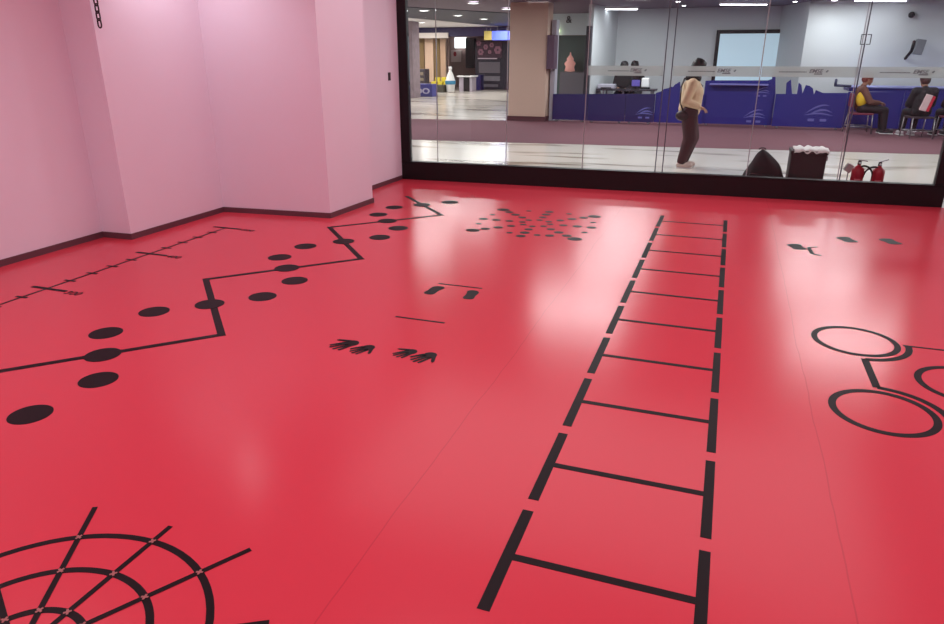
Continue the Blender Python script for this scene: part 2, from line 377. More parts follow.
bm = NB(); strip(bm, b_[0], b_[1], .035, 0, T); strip(bm, b_[1], b_[2], .03, 0, T); t0 = fl(817, 247).xy; strip(bm, b_[0], t0, .022, T, 2*T)
decal('bracket_mark', bm, 'small black bracket-shaped mark beside the left foot print by the glass wall', 'floor marking')
# hand prints: palm and five fingers each
def hand(px, py, ang, sc, thumb, label):
    """px, py: palm centre, ang: where the fingers point"""
    c, s = math.cos(ang), math.sin(ang); bm = NB()
    def W(u, v): u, v = u*sc, v*sc*thumb; return (px+u*c-v*s, py+u*s+v*c)
    def blob(pts, z): 
        q = [W(*p) for p in pts]; prism(bm, q, z, z+T)
    n = 20
    blob([(.042*math.cos(2*PI*i/n)-.004, .04*math.sin(2*PI*i/n)) for i in range(n)], 0)
    for j, (v0, v1, L) in enumerate(((-.03, -.05, .10), (-.012, -.02, .12), (.008, .012, .125), (.028, .04, .112))):
        w = .0105; d = Vector((L-.02, v1-v0)).normalized(); nn = Vector((-d.y, d.x)); a = Vector((.015, v0)); e = Vector((L-.008, v1))
        pts = [a-nn*w, e-nn*w*.85]+[e+(d*math.cos(t)+nn*math.sin(t))*w*.85 for t in (-.9, -.3, .3, .9)]+[e+nn*w*.85, a+nn*w]
        blob([tuple(p) for p in pts], 0 if j % 2 else T)
    a = Vector((-.01, .03)); e = Vector((.04, .082)); d = (e-a).normalized(); nn = Vector((-d.y, d.x)); w = .012
    blob([tuple(p) for p in (a-nn*w, e-nn*w*.8, e+d*w, e+nn*w*.8, a+nn*w)], T)
    decal('hand_print', bm, label, 'hand print')
hand(-2.0, 3.39, math.radians(232), 1.08, -1, 'small black hand print, leftmost of the four hand prints on the floor')
hand(-1.872, 3.365, math.radians(238), .95, 1, 'small black hand print, second from the left of the four on the floor')
hand(-1.605, 3.395, math.radians(234), .9, -1, 'small black hand print, third from the left of the four on the floor')
hand(-1.48, 3.385, math.radians(240), 1.02, 1, 'small black hand print, rightmost of the four, nearest the ladder')
# rings on the right
RC = [(.897, 4.472, 'black ring on the floor, farthest of the linked rings at right'), (.892, 3.515, 'black ring on the floor, nearest of the linked rings at right'), (1.368, 3.99, 'black ring on the floor cut off by the right picture edge')]
for x, y, lb in RC: decal('floor_ring', ring(NB(), x, y, .21, .246, 0, T), lb, 'floor ring', None)
M_PALE = mat('pale_outline', (196, 130, 132), .5)
bm = NB()
ring(bm, .897, 4.472, .268, .306, 0, T, -PI/2+.06, .02, 30)
ring(bm, .892, 3.515, .268, .306, 0, T, -.02, PI/2-.06, 30)
box(bm, .889, .929, 3.80, 4.19, 0, T)
box(bm, 1.16, 1.55, 4.478, 4.498, 0, T); box(bm, 1.16, 1.55, 3.49, 3.51, 0, T)
decal('ring_link_line', bm, 'black line linking the rings on the floor, bending around two of them', 'floor marking')
# ---------------------------------------------------------------- outside: mall floor, hall
FX0, FX1, FY1 = -30, 12, 44
bm = NB(); prism(bm, [tuple(gp(GL+10, .002)), (FX1, FY1), (FX0, FY1), tuple(gp(-26, .002))], -.12, -.001); o = struct('floor_mall', bm, M_TILE)
cA, cB = fl(405, 139.5), fl(940, 154.5); e = (cB-cA).normalized()
cC, cD = fl(405, 119.5), fl(552, 122.5); c0x_ = at(508.5, 60, 18.15).x
YB, YR = 22.0, 20.3
xa = at(616, 50, YB).x; xb = at(776, 50, YB).x; xc = at(803, 50, YR).x; xl = at(592, 50, 19.6).x
bm = NB(); prism(bm, [(cA-e*6).xy, (cB+e*5).xy, (9.4, YR-.05), (xc, YR-.05), (xb, YB-.05), (xa+.05, YB-.05), (xl+.1, 19.65), (xl, 18.9), (c0x_+1.2, 18.6), (c0x_, 18.15), (cC-e*6).xy], -.001, .004)
carp = tag(obj('carpet', bm, M_CARPET), 'mauve carpet covering the mall floor beyond the pale tiles', 'carpet')
HC = 2.88
bm = NB(); prism(bm, [tuple(gp(-26, .2)), tuple(gp(GL+10, .2)), (FX1, FY1), (FX0, FY1)], HC, HC+.1); struct('ceiling_mall', bm, mat('mauve_ceiling', (112, 94, 112), .6))
q = [fl(x, y, HC) for x, y in ((398, 6), (512, 13), (512, 27), (398, 16))]
bm = NB(); prism(bm, [v.xy for v in q], HC-.02, HC-.002); struct('trim_1', bm, mat('slate_ceiling', (62, 66, 82), .6))
q2 = [fl(x, y, HC) for x, y in ((398, 16.4), (512, 27.4), (512, 33), (398, 27))]
bm = NB(); prism(bm, [v.xy for v in q2], HC-.02, HC-.002); struct('trim_2', bm, mat('pale_ceiling', (225, 222, 226), .7))
# hall walls
YB, YR = 22.0, 20.3
xa = at(616, 50, YB).x; xb = at(776, 50, YB).x; xc = at(803, 50, YR).x; xl = at(592, 50, 19.6).x
for nm_, pa_, pb2 in (('wall_hall_left', (xl, 19.6), (xa, YB)), ('wall_hall_back', (xa, YB), (xb, YB)), ('wall_hall_angled', (xb, YB), (xc, YR)), ('wall_hall_front', (xc, YR), (9.5, YR))):
    p_, q_ = Vector(pa_), Vector(pb2); n_ = (q_-p_).normalized(); n_ = Vector((-n_.y, n_.x))*.15
    struct(nm_, prism(NB(), [p_, q_, q_+n_, p_+n_], -.001, HC), M_HALL)
bm = NB(); box(bm, 9.5, 9.7, 9.6, YR+.3, 0, HC); struct('wall_hall_right', bm, M_HALL)
bm = NB(); box(bm, FX0, FX1, FY1-.2, FY1, 0, HC); box(bm, FX0, FX0+.2, 8, FY1, 0, HC); struct('wall_mall_far', bm, mat('dim_wall', (110, 100, 100), .8))
bm = NB(); box(bm, xl-.14, xl-.02, 19.4, 19.75, .004, 2.35); struct('trim_3', bm, mat('dark_trim', (48, 48, 56), .5))
# mall column
c0 = at(508.5, 60, 18.15); c1 = at(546.5, 60, 18.2)
col = thing('mall_column', 'wide beige square column standing on the mall floor', 'column', ((c0.x+c1.x)/2, 18.7, 0))
obj('shaft', box(NB(), c0.x, c1.x, 18.2, 18.75, .12, HC), mat('beige_plaster', (206, 176, 158), .7), col, bevel=.01)
obj('plinth', box(NB(), c0.x-.02, c1.x+.03, 18.15, 18.8, 0.004, .12), mat('dark_plinth', (84, 46, 52), .6), col)
dk = at(548, 35, 18.16); dk2 = at(553, 69, 18.16)
tag(obj('notice_board', box(NB(), dk.x, dk2.x+.02, 18.1, 18.49, dk2.z, dk.z), mat('plum_board', (92, 68, 88), .5), bevel=.004), 'narrow plum coloured board on the edge of the beige column', 'board')
w0 = at(553.5, 69, 18.6); w1 = at(559, 119, 18.6)
tag(obj('white_post', box(NB(), c1.x+.04, c1.x+.16, 18.5, 18.8, .004, at(556, 20, 18.6).z), mat('post_white', (178, 176, 188), .6), bevel=.004), 'pale grey post between the beige column and the blue barrier', 'post')
# shop entrance beyond the column
Ye = 23.5
a, b = at(552, 12, Ye), at(592, 35, Ye)
ent = thing('kiosk_front', 'shop front with white fascia seen right of the beige column', 'kiosk', ((a.x+b.x)/2, Ye, 0))
obj('fascia', box(NB(), a.x-.2, b.x+.4, Ye, Ye+.1, b.z, HC-.01), mat('fascia_white', (214, 226, 232), .6), ent)
t = text_bm('&', .3, 0, .01); tt = at(566, 23, Ye); t.transform(Matrix.Translation((tt.x, Ye-.01, tt.z)) @ Matrix.Rotation(PI/2, 4, 'X')); obj('fascia_mark', t, M_BLACK, ent)
obj('back_panel', box(NB(), a.x-.2, b.x+.4, Ye+.8, Ye+.9, .004, b.z), mat('green_grey_panel', (88, 106, 102), .6, noise=.12, scale=2), ent)
g0, g1 = at(560, 72, Ye), at(584, 94, Ye)
obj('counter', box(NB(), g0.x, g1.x, Ye, Ye+.5, .004, g0.z), mat('grey_counter', (118, 114, 122), .5), ent, bevel=.01)
g2 = at(568, 66, Ye); bm = NB(); lathe(bm, [(.02, 0), (.17, .02), (.14, .16), (.19, .26), (.1, .36), (.12, .4), (.03, .52), (.015, .6)], (g2.x, Ye+.3, g0.z+.002))
tag(obj('pink_lamp', bm, mat('pink_glow', (226, 160, 150), .5, emit=.35), smooth=True), 'glowing pink pointed ornament on the grey counter of the shop', 'lamp')
hl = at(558, 31, Ye)
tag(obj('spot_lamp', ell(NB(), (hl.x, Ye-.1, hl.z), (.08, .08, .08)), mat('warm_spot', (240, 250, 200), .5, emit=2), smooth=True), 'small yellowish spot lamp under the white shop fascia', 'lamp')
# ---- blue barriers
def emblem(cx, cz, Y, sc, parent):
    bm = NB(); n = 22
    def sw(fn, w):
        up_, dn = [], []
        for i in range(n+1):
            t = i/n; x, z = fn(t); ww = w*math.sin(PI*min(1, max(0, t)))+.003; up_.append((cx+sc*x, cz+sc*(z+ww))); dn.append((cx+sc*x, cz+sc*(z-ww)))
        board(bm, dn+up_[::-1], Y-.004, .003)
    sw(lambda t: (-.28+.5*t, -.02+.20*math.sin(t*1.9)), .018); sw(lambda t: (-.2+.5*t, -.05+.12*math.sin(t*2.6)), .02); sw(lambda t: (-.3+.62*t, -.06+.05*math.sin(t*3.1)), .015)
    board(bm, [(cx-.2*sc, cz-.19*sc), (cx-.06*sc, cz-.19*sc), (cx-.06*sc, cz-.13*sc), (cx-.2*sc, cz-.13*sc)], Y-.004, .003)
    board(bm, [(cx+.06*sc, cz-.19*sc), (cx+.2*sc, cz-.19*sc), (cx+.2*sc, cz-.13*sc), (cx+.06*sc, cz-.13*sc)], Y-.004, .003)
    obj('emblem', bm, mat('emblem_print', (112, 114, 190), .5), parent)
def barrier(pts_px, Y, m, label, name='barrier_panel', em=(), grp=None):
    P_ = [at(x, y, Y) for x, y in pts_px]; b0, b1 = P_[0], P_[-1]
    pts = [(b0.x, .04)]+[(v.x, max(.05, v.z)) for v in P_]+[(b1.x, .04)]
    r = thing(name, label, 'barrier', ((b0.x+b1.x)/2, Y, 0), 0, grp)
    obj('board', board(NB(), pts, Y, .04), m, r)
    for x in (b0.x+.12, b1.x-.12):
        bm = NB(); box(bm, x-.02, x+.02, Y-.11, Y+.15, .004, .025); box(bm, x-.015, x+.015, Y+.04, Y+.06, .025, .3)
        obj('support_foot', bm, M_METAL, r)
    for ex, ey, es in em:
        c_ = at(ex, ey, Y); emblem(c_.x, c_.z, Y, es, r)
barrier([(553, 94), (588, 94)], 18.45, M_BLUE, 'navy barrier board nearest the beige column', em=())
barrier([(588.5, 94), (626, 94)], 18.45, M_BLUE, 'navy barrier board second from the beige column')
barrier([(626.5, 94), (655.5, 94)], 18.45, M_BLUE, 'navy barrier board third from the beige column, with a faint emblem', em=((644, 113, .7),))
barrier([(656, 93), (662, 91), (664, 89), (669, 88), (670, 86.5), (673, 87), (675, 84.5), (678, 83), (679, 82), (680, 82), (681, 93), (705, 93.5)], 18.55, M_BLUE2, 'blue barrier board cut to a rising skyline, behind the walking person')
barrier([(705.5, 80.8), (712, 80.4), (768, 80.4), (772, 79), (772.5, 74.5), (775.5, 74.5), (775.5, 94)], 18.65, M_BLUE2, 'tall blue barrier board under the wall screen', em=((762, 92, .55), (754, 116, .8)))
barrier([(776, 94), (785.8, 94), (786.5, 83), (791, 79.5), (792, 94), (797, 94), (798.8, 82.5), (801.5, 85), (802.5, 93.5), (806, 85), (810, 86), (813, 88.5), (814, 94.5), (816, 90), (823, 93), (848, 93)], 18.5, M_BLUE2, 'blue barrier board with a city skyline cut along its top', em=((818, 113, 1.0),))
barrier([(848.5, 92), (905, 92)], 18.75, M_BLUE2, 'blue barrier board behind the person in the yellow-backed jacket')
barrier([(905.5, 92), (962, 92)], 18.75, M_BLUE2, 'blue barrier board behind the person in the striped black top')
# table tennis tables
def tt_table(x0, x1, y0, y1, label, net=True, zt=.76):
    cx_, cy_ = (x0+x1)/2, (y0+y1)/2
    r = thing('table_tennis_table', label, 'table', (cx_, cy_, 0))
    obj('table_top', box(NB(), x0, x1, y0, y1, zt-.025, zt), mat('table_blue', (118, 126, 196), .35), r)
    bm = NB(); 
    for a_, b_, c_, d_ in ((x0, x1, y0-.002, y0+.02), (x0, x1, y1-.02, y1+.002), (x0-.002, x0+.02, y0+.02, y1-.02), (x1-.02, x1+.002, y0+.02, y1-.02)): box(bm, a_, b_, c_, d_, zt+.0001, zt+.0025)
    obj('white_edge_line', bm, M_WHITE, r)
    obj('apron', box(NB(), x0+.06, x1-.06, y0+.06, y1-.06, zt-.1, zt-.0251), M_BLUE2, r)
    for x in (x0+.3, x1-.3):
        for y in (y0+.25, y1-.25): obj('leg', cone(NB(), (x, y, zt-.1), (x, y, .004), .025, .022), M_BLACK, r)
    if net:
        obj('net', box(NB(), cx_-.004, cx_+.004, y0-.1, y1+.1, zt+.0025, zt+.15), M_BLACK, r)
TA = at(846, 84, 19.3).x; ZT = at(875, 87.2, 19.0).z
tt_table(TA, TA+2.74, 19.0, 20.1, 'blue table tennis table behind the two seated people', False, ZT)
br = thing('net_post', 'dark net bracket at the left end of the right blue table', 'net', (TA, 19.2, ZT))
q0 = at(836, 80, 19.0); q1 = at(851, 88, 19.0)
obj('bracket_arm', tube(NB(), [(q0.x, 19.0-.04, q0.z), (q0.x, 19.0-.04, q0.z-.12), (TA+.05, 18.95, ZT+.02)], .03), mat('slate_bracket', (60, 66, 96), .5), br, smooth=True)
t0_, t1_ = at(708, 84, 19.0).x, at(772, 84, 19.0).x
tt_table(t0_, t1_, 19.1, 20.5, 'blue table tennis table under the wall screen')
lv = at(710, 82, 18.6); lw = at(768, 86.5, 18.6)
tag(obj('folded_table_edge', box(NB(), lv.x, lw.x, 18.42, 18.649, lw.z+.02, lv.z-.03), mat('pale_violet', (130, 130, 205), .35), bevel=.01), 'pale violet shelf ledge along the top of the tall blue board', 'ledge')
# counter desk at the back left with seated people and equipment
d0, d1 = at(592, 91, 19.9), at(655, 91, 19.9)
dsk = thing('long_desk', 'dark topped desk behind the navy barriers', 'desk', ((d0.x+d1.x)/2, 20.2, 0))
obj('desk_top', box(NB(), d0.x+.12, d1.x, 19.9, 20.6, .72, .76), mat('dark_desk', (52, 48, 58), .5), dsk)
for x in (d0.x+.3, (d0.x+d1.x)/2, d1.x-.1):
    for y in (19.97, 20.52): obj('leg', cone(NB(), (x, y, .72), (x, y, .004), .025, .025), M_METAL, dsk)
def screen(x0, x1, ytop, Y, m, label):
    a_, b_ = at(x0, ytop, Y), at(x1, ytop, Y); z1 = a_.z
    r = thing('monitor', label, 'monitor', ((a_.x+b_.x)/2, Y, .76))
    obj('screen', box(NB(), a_.x, b_.x, Y, Y+.04, .84, z1), m, r, bevel=.006)
    obj('stand', box(NB(), (a_.x+b_.x)/2-.03, (a_.x+b_.x)/2+.03, Y+.04, Y+.07, .76, (.84+z1)/2), M_BLACK, r)
    obj('stand_foot', box(NB(), (a_.x+b_.x)/2-.1, (a_.x+b_.x)/2+.1, Y-.02, Y+.12, .76, .77), M_BLACK, r)
screen(617, 630, 74.5, 20.05, M_BLACK, 'black monitor seen from behind on the dark desk')
screen(632, 640, 80, 20.0, mat('violet_screen', (104, 92, 180), .4), 'small violet faced monitor on the dark desk')
pr = thing('printer', 'pale grey printer on the dark desk left of the monitors', 'printer', (at(604, 90, 20.2).x, 20.2, .76))
a_, b_ = at(594, 84, 20.1), at(615, 84, 20.1)
obj('body', box(NB(), a_.x+.1, b_.x, 20.1, 20.45, .76, a_.z), mat('printer_grey', (188, 184, 198), .5), pr, bevel=.02)
obj('paper_tray', box(NB(), a_.x+.2, b_.x-.1, 20.02, 20.1, .775, .80), M_BLACK, pr)
sp = at(645, 78, 20.2)
spk = thing('desk_speaker', 'white speaker with black base at the right end of the dark desk', 'speaker', (sp.x, 20.3, .76))
obj('cabinet', box(NB(), sp.x-.09, sp.x+.12, 20.2, 20.4, .80, sp.z), M_WHITE, spk, bevel=.03)
obj('base', box(NB(), sp.x-.1, sp.x+.14, 20.18, 20.42, .76, .80), M_BLACK, spk)
# wall screen
s0, s1 = at(717, 30, 21.9), at(779, 93, 21.9)
ws = thing('wall_screen', 'large pale blue screen in a black frame on the hall wall', 'screen', ((s0.x+s1.x)/2, 21.95, s1.z))
z0 = at(748, 89, 21.9).z
obj('frame', box(NB(), s0.x, s1.x+.03, 21.9, 21.99, z0, s0.z), M_BLACK, ws, bevel=.01)
obj('display', box(NB(), s0.x+.1, s1.x-.07, 21.885, 21.9, z0+.1, s0.z-.1), mat('screen_glow', (176, 200, 214), .4, emit=.55), ws)
# camera dome and wall fitting
v = at(911, 15, 20.3); tag(obj('security_camera', ell(NB(), (v.x, 20.24, v.z), (.07, .07, .07)), M_BLACK, smooth=True), 'small black dome camera high on the white hall wall', 'camera')
v0, v1 = at(914, 41, 20.2), at(921, 53, 20.2)
wf = thing('wall_speaker', 'grey speaker angled on a bracket on the white hall wall', 'speaker', (v0.x, 20.2, v1.z))
obj('speaker_body', box(NB(), -.1, .1, -.08, .08, -.17, .17, Matrix.Translation(((v0.x+v1.x)/2, 20.05, (v0.z+v1.z)/2)) @ Matrix.Rotation(.15, 4, 'Y')), mat('speaker_grey', (120, 124, 130), .5), wf, bevel=.015)
obj('bracket', tube(NB(), [(v0.x-.03, 20.02, v0.z-.02), (v0.x-.04, 20.04, v1.z+.05), (v0.x-.09, 20.27, v1.z-.12)], .035), M_BLACK, wf, smooth=True)
# ---- shops far left
def sh(name, label, cat, px, Y, depth, m, group=None, floor=False, bev=.01):
    a_, b_ = at(px[0], px[1], Y), at(px[2], px[3], Y)
    z_ = -.001 if floor else b_.z
    return tag(obj(name, box(NB(), a_.x, b_.x, Y, Y+depth, z_, a_.z), m, bevel=bev), label, cat, group)
YS = 33.4
sh('shop_fascia', 'dark navy fascia above the far shops', 'sign', (398, 28, 512, 36), YS-.6, .3, mat('navy_fascia', (44, 38, 84), .5))
YK = 37.0; a_, b_ = at(402, 30, YK), at(512, 90, YK); bm = NB(); box(bm, a_.x-1, b_.x+1, YK, YK+.2, -.001, HC); struct('wall_shop', bm, mat('taupe_wall', (150, 126, 122), .7))
sh('shop_sign', 'white lettered sign strip over the curtained shop', 'sign', (411, 33, 448, 38), YS-.7, .1, mat('sign_white', (224, 214, 208), .5))
a_, b_ = at(411, 33, YS+.25), at(447, 33, YS+.25); struct('wall_shop_left', box(NB(), a_.x-.2, b_.x+.1, YS+.25, YS+.4, -.001, HC), MATS['taupe_wall'])
M_CUR = mat('peach_curtain', (238, 214, 194), .7); M_CUR2 = mat('ochre_curtain', (184, 160, 120), .7)
for k, (x0, x1, m_, lb) in enumerate(((413, 419, M_CUR, 'pale peach curtain, leftmost in the far shop'), (419, 424.5, M_CUR2, 'ochre curtain between the two pale ones in the far shop'), (424.5, 434, M_CUR, 'wide pale peach curtain in the middle of the far shop'), (434, 440, M_CUR2, 'ochre curtain right of the wide pale one'), (440, 446, M_CUR, 'pale peach curtain, rightmost in the far shop'))):
    a_, b_ = at(x0, 38.5, YS), at(x1, 78, YS); n = 14; fr, bk = [], []
    for i in range(n+1):
        x = a_.x+(b_.x-a_.x)*i/n; fr.append((x, YS+.05*math.sin(i*2.1))); bk.append((x, YS+.12+.05*math.sin(i*2.1)))
    tag(obj('curtain', prism(NB(), fr+bk[::-1], .35, a_.z), m_), lb, 'curtain')
# patterned pillar
f_ = fl(407, 98)
a_ = at(401, 36, f_.y); b_ = at(412, 36, f_.y)
tag(obj('patterned_pillar', box(NB(), a_.x-.2, b_.x, f_.y, f_.y+.7, -.001, HC-.02), mat('mottled_stone', (150, 134, 142), .6, noise=.4, scale=5), bevel=.02), 'mottled grey pillar just right of the dark window jamb', 'pillar')
sh('hanging_banner', 'dark pointed banner hanging beside the mottled pillar', 'banner', (412.5, 43, 419.5, 55), YS-1.5, .03, mat('dark_banner', (88, 64, 74), .6))
def hang(o, n=2):
    xs = [v.co.x for v in o.data.vertices]; ys = [v.co.y for v in o.data.vertices]; zt_ = max(v.co.z for v in o.data.vertices)
    for k in range(n):
        x = min(xs)+(max(xs)-min(xs))*(k+.5)/n; obj('hanging_rod', cone(NB(), (x, sum(ys)/len(ys), zt_-.002), (x, sum(ys)/len(ys), HC), .008, .008, 8), M_METAL, o)
hang(bpy.data.objects['hanging_banner'])
# blue sign box with white symbols
def stand_on(name, label, cat, px, ybase, depth, m):
    p = fl((px[0]+px[2])/2, ybase); Y = p.y; a_, b_ = at(px[0], px[1], Y), at(px[2], px[1], Y)
    r = thing(name, label, cat, ((a_.x+b_.x)/2, Y+depth/2, 0))
    obj('body', box(NB(), a_.x, b_.x, Y, Y+depth, -.001, a_.z), m, r, bevel=.01); return r, a_, b_, Y
r, a_, b_, Y = stand_on('sign_box', 'low blue box with white symbols on the mall floor', 'box', (413.5, 84, 432, 97), 96.5, .5, mat('periwinkle_box', (78, 80, 152), .5))
t = text_bm('DO', .3, 0, .005, .01); xs = [v.co.x for v in t.verts]; k = (b_.x-a_.x)*.75/(max(xs)-min(xs)); t.transform(Matrix.Translation((a_.x+.08, Y-.006, .12)) @ Matrix.Rotation(PI/2, 4, 'X') @ Matrix.Diagonal((k, 1, 1, 1)))
obj('white_symbols', t, mat('symbol_white', (200, 200, 226), .5), r)
r, a_, b_, Y = stand_on('display_shelf', 'dark shelving unit with goods behind the blue box', 'shelf', (413.5, 69, 425, 92), 92, .5, mat('dark_shelf', (74, 66, 74), .6))
for i in range(3):
    z_ = .25+i*.25; obj('shelf_goods', box(NB(), a_.x+.08, b_.x-.08, Y-.05, Y, z_, z_+.13), mat('goods_olive', (140, 128, 112), .6, noise=.4, scale=12), r)
r, a_, b_, Y = stand_on('low_counter', 'long low dark olive counter in front of the yellow seats', 'counter', (429, 85, 443, 92), 92.5, .6, mat('dark_olive', (74, 72, 62), .6))
for k, (x0, x1, lb) in enumerate(((430.5, 436.5, 'yellow tub chair, left of the three behind the olive counter'), (437, 442.5, 'yellow tub chair, middle of the three behind the olive counter'), (443, 447, 'yellow tub chair nearest the giant bottle'))):
    p = Vector((0, 32.45, 0)); w = .85* (at(x1, 80, p.y).x-at(x0, 80, p.y).x); xx = at((x0+x1)/2, 80, p.y).x; zt = at(x0, 77.5, p.y).z
    r = thing('tub_chair', lb, 'chair', (xx, p.y+.3, 0)); my = mat('yellow_fabric', (214, 196, 58), .6)
    obj('seat', box(NB(), xx-w/2, xx+w/2, p.y, p.y+.5, .2, .42), my, r, bevel=.03); obj('backrest', box(NB(), xx-w/2, xx+w/2, p.y+.5, p.y+.62, .2, zt), my, r, bevel=.03)
    obj('base', cone(NB(), (xx, p.y+.3, -.001), (xx, p.y+.3, .2), .15, .1), M_BLACK, r)
# giant bottle
p = fl(450.5, 92.3); zt = at(450, 66.5, p.y).z
r = thing('giant_bottle', 'giant white bottle with a teal band standing in the mall', 'bottle', (p.x, p.y, 0)); s = zt/1.12
obj('bottle_body', lathe(NB(), [(.0, 0), (.17, .0), (.19, .06), (.19, .34)] and [(.16, 0), (.19, .05), (.2, .30), (.235, .34), (.235, .52), (.2, .56), (.19, .62), (.12, .82), (.07, .90), (.065, 1.0)], (p.x, p.y, 0)), M_WHITE, r, smooth=True)
obj('label_band', lathe(NB(), [(.24, .345), (.245, .36), (.245, .50), (.24, .515)], (p.x, p.y, 0)), mat('teal_label', (58, 130, 168), .5), r, smooth=True)
obj('cap', lathe(NB(), [(.08, 1.0), (.08, 1.08), (.06, 1.12)], (p.x, p.y, 0)), mat('cap_white', (240, 240, 244), .4), r, smooth=True)
for o_ in r.children: o_.scale = (1, 1, s)
sh('lit_sign', 'bright white lit sign above the far shop counter', 'sign', (454.5, 37.5, 465.5, 48), YK-.25, .2, mat('white_glow', (240, 248, 250), .5, emit=2.2))
ps = sh('poster', 'pale poster with a red dot below the lit sign', 'poster', (451, 50, 461, 62), YK-.1, .08, mat('pale_poster', (212, 192, 190), .6))
c_ = at(455, 54, YK-.1); obj('red_dot', board(NB(), [(c_.x+.09*math.cos(i*PI/8), c_.z+.12*math.sin(i*PI/8)) for i in range(16)], YK-.11, .008), mat('dot_red', (170, 50, 60), .6), ps)
sh('green_panel', 'dark green panel left of the black kiosk', 'panel', (465.5, 38, 474.5, 68), YK-.3, .28, mat('bottle_green', (44, 60, 62), .6))
blit = sh('blue_lit_sign', 'glowing blue sign above the black kiosk', 'sign', (492, 31, 511, 40), YS-1.6, .2, mat('blue_glow', (82, 98, 220), .4, emit=.9))
yls = sh('yellow_sign', 'yellow sign left of the glowing blue sign', 'sign', (484, 31, 491.5, 40), YS-1.6, .2, mat('yellow_paint', (188, 168, 96), .5))
r, a_, b_, Y = stand_on('white_counter', 'pale lilac counter between the giant bottle and the black kiosk', 'counter', (459, 77, 472, 92), 91.5, .6, mat('lilac_counter', (178, 168, 182), .5))
obj('dark_opening', box(NB(), b_.x-.42, b_.x-.12, Y-.02, Y+.01, -.0, .75), M_BLACK, r); obj('worktop', box(NB(), a_.x-.08, b_.x+.08, Y-.08, Y+.65, a_.z, a_.z+.06), M_WHITE, r, bevel=.01)
r, a_, b_, Y = stand_on('arcade_kiosk', 'black kiosk with pink flower picture and grey shelves', 'kiosk', (475, 41, 509, 89), 89.5, .9, mat('kiosk_black', (34, 30, 48), .5))
def onk(name, px, m, dp=.04):
    u, w = at(px[0], px[1], Y), at(px[2], px[3], Y); return obj(name, box(NB(), u.x, w.x, Y-dp, Y, w.z, u.z), m, r)
onk('picture_panel', (477, 42, 502, 58), mat('flower_print', (74, 48, 66), .6, noise=.5, scale=6))
bm = NB()
for fx, fy, fr in ((479, 43, .14), (486, 47, .13), (492, 45, .12), (498, 50, .2), (481, 52, .16), (490, 52, .1)):
    c_ = at(fx, fy, Y)
    for i in range(6): aa = i*PI/3; ell(bm, (c_.x+fr*.6*math.cos(aa), Y-.045, c_.z+fr*.6*math.sin(aa)), (fr*.4, .012, fr*.4), seg=10)
obj('flowers', bm, mat('pink_petals', (160, 112, 132), .6), r)
onk('shelf_bay', (479, 62, 500, 73), mat('bay_grey', (112, 106, 116), .6)); onk('shelf_bay', (482, 76, 500, 81), mat('bay_grey2', (128, 124, 134), .6, noise=.3, scale=6)); onk('shelf_bay', (482, 84, 498, 87), MATS['bay_grey2'])
onk('lit_text_strip', (478, 58, 497, 59), mat('strip_glow', (190, 170, 180), .5, emit=.3))
hang(blit); hang(yls)
u = at(474, 75, Y-1); w = at(480.5, 89, Y-1)
tag(obj('navy_bin', box(NB(), u.x, w.x, Y-1, Y-.5, -.001, u.z), M_BLUE, bevel=.02), 'navy square bin in front of the black kiosk', 'bin')
# ---------------------------------------------------------------- lamps
def linear(px0, px1, py, label, n=0):
    a_, b_ = fl(px0, py, HC-.06), fl(px1, py+.2, HC-.06); c_ = (a_+b_)/2; L = (b_-a_).length
    return lamp(c_.x, c_.y, L, label, math.atan2(b_.y-a_.y, b_.x-a_.x))
EM_L = 9.0
def lamp(x, y, L, label, rz=0, group='linear lamps on the mall ceiling', power=60):
    r = thing('linear_lamp', label, 'lamp', (x, y, HC-.055), rz, group)
    obj('housing', box(NB(), -L/2, L/2, -.07, .07, 0.0, .054), M_WHITE, r, local=True)
    obj('diffuser', box(NB(), -L/2+.02, L/2-.02, -.055, .055, -.02, 0.0), mat('lamp_diffuser', (245, 248, 255), .5, emit=EM_L), r, local=True, bevel=.008)
    return r
def area(x, y, z, sx, sy, p, col=(1, 1, 1)):
    l = bpy.data.lights.new('area', 'AREA'); l.shape = 'RECTANGLE'; l.size = sx; l.size_y = sy; l.energy = p; l.color = col
    o = bpy.data.objects.new('lamp_light', l); C.objects.link(o); o.location = (x, y, z); return o
linear(597, 638, 9, 'glowing linear ceiling lamp nearest the beige column')
linear(720, 767, 4.5, 'glowing linear ceiling lamp above the wall screen')
linear(855, 906, .5, 'glowing linear ceiling lamp above the seated people')
P_OUT = 78
for x in (-18, -12.5, -7, -2.2, 2.2, 6.5):
    for y in (11.8, 15.5, 19.3):
        if y > 19 and x < -8: continue
        area(x, y, HC-.06, 1.6, .5, P_OUT*(.6 if (y > 19 and x > 1) else 1.0), (.95, .98, 1))
for x in (-19, -14, -9.5):
    for y in (23, 27.5, 31): area(x, y, HC-.08, 1.4, 1.0, P_OUT*1.25, (1, .97, .93))
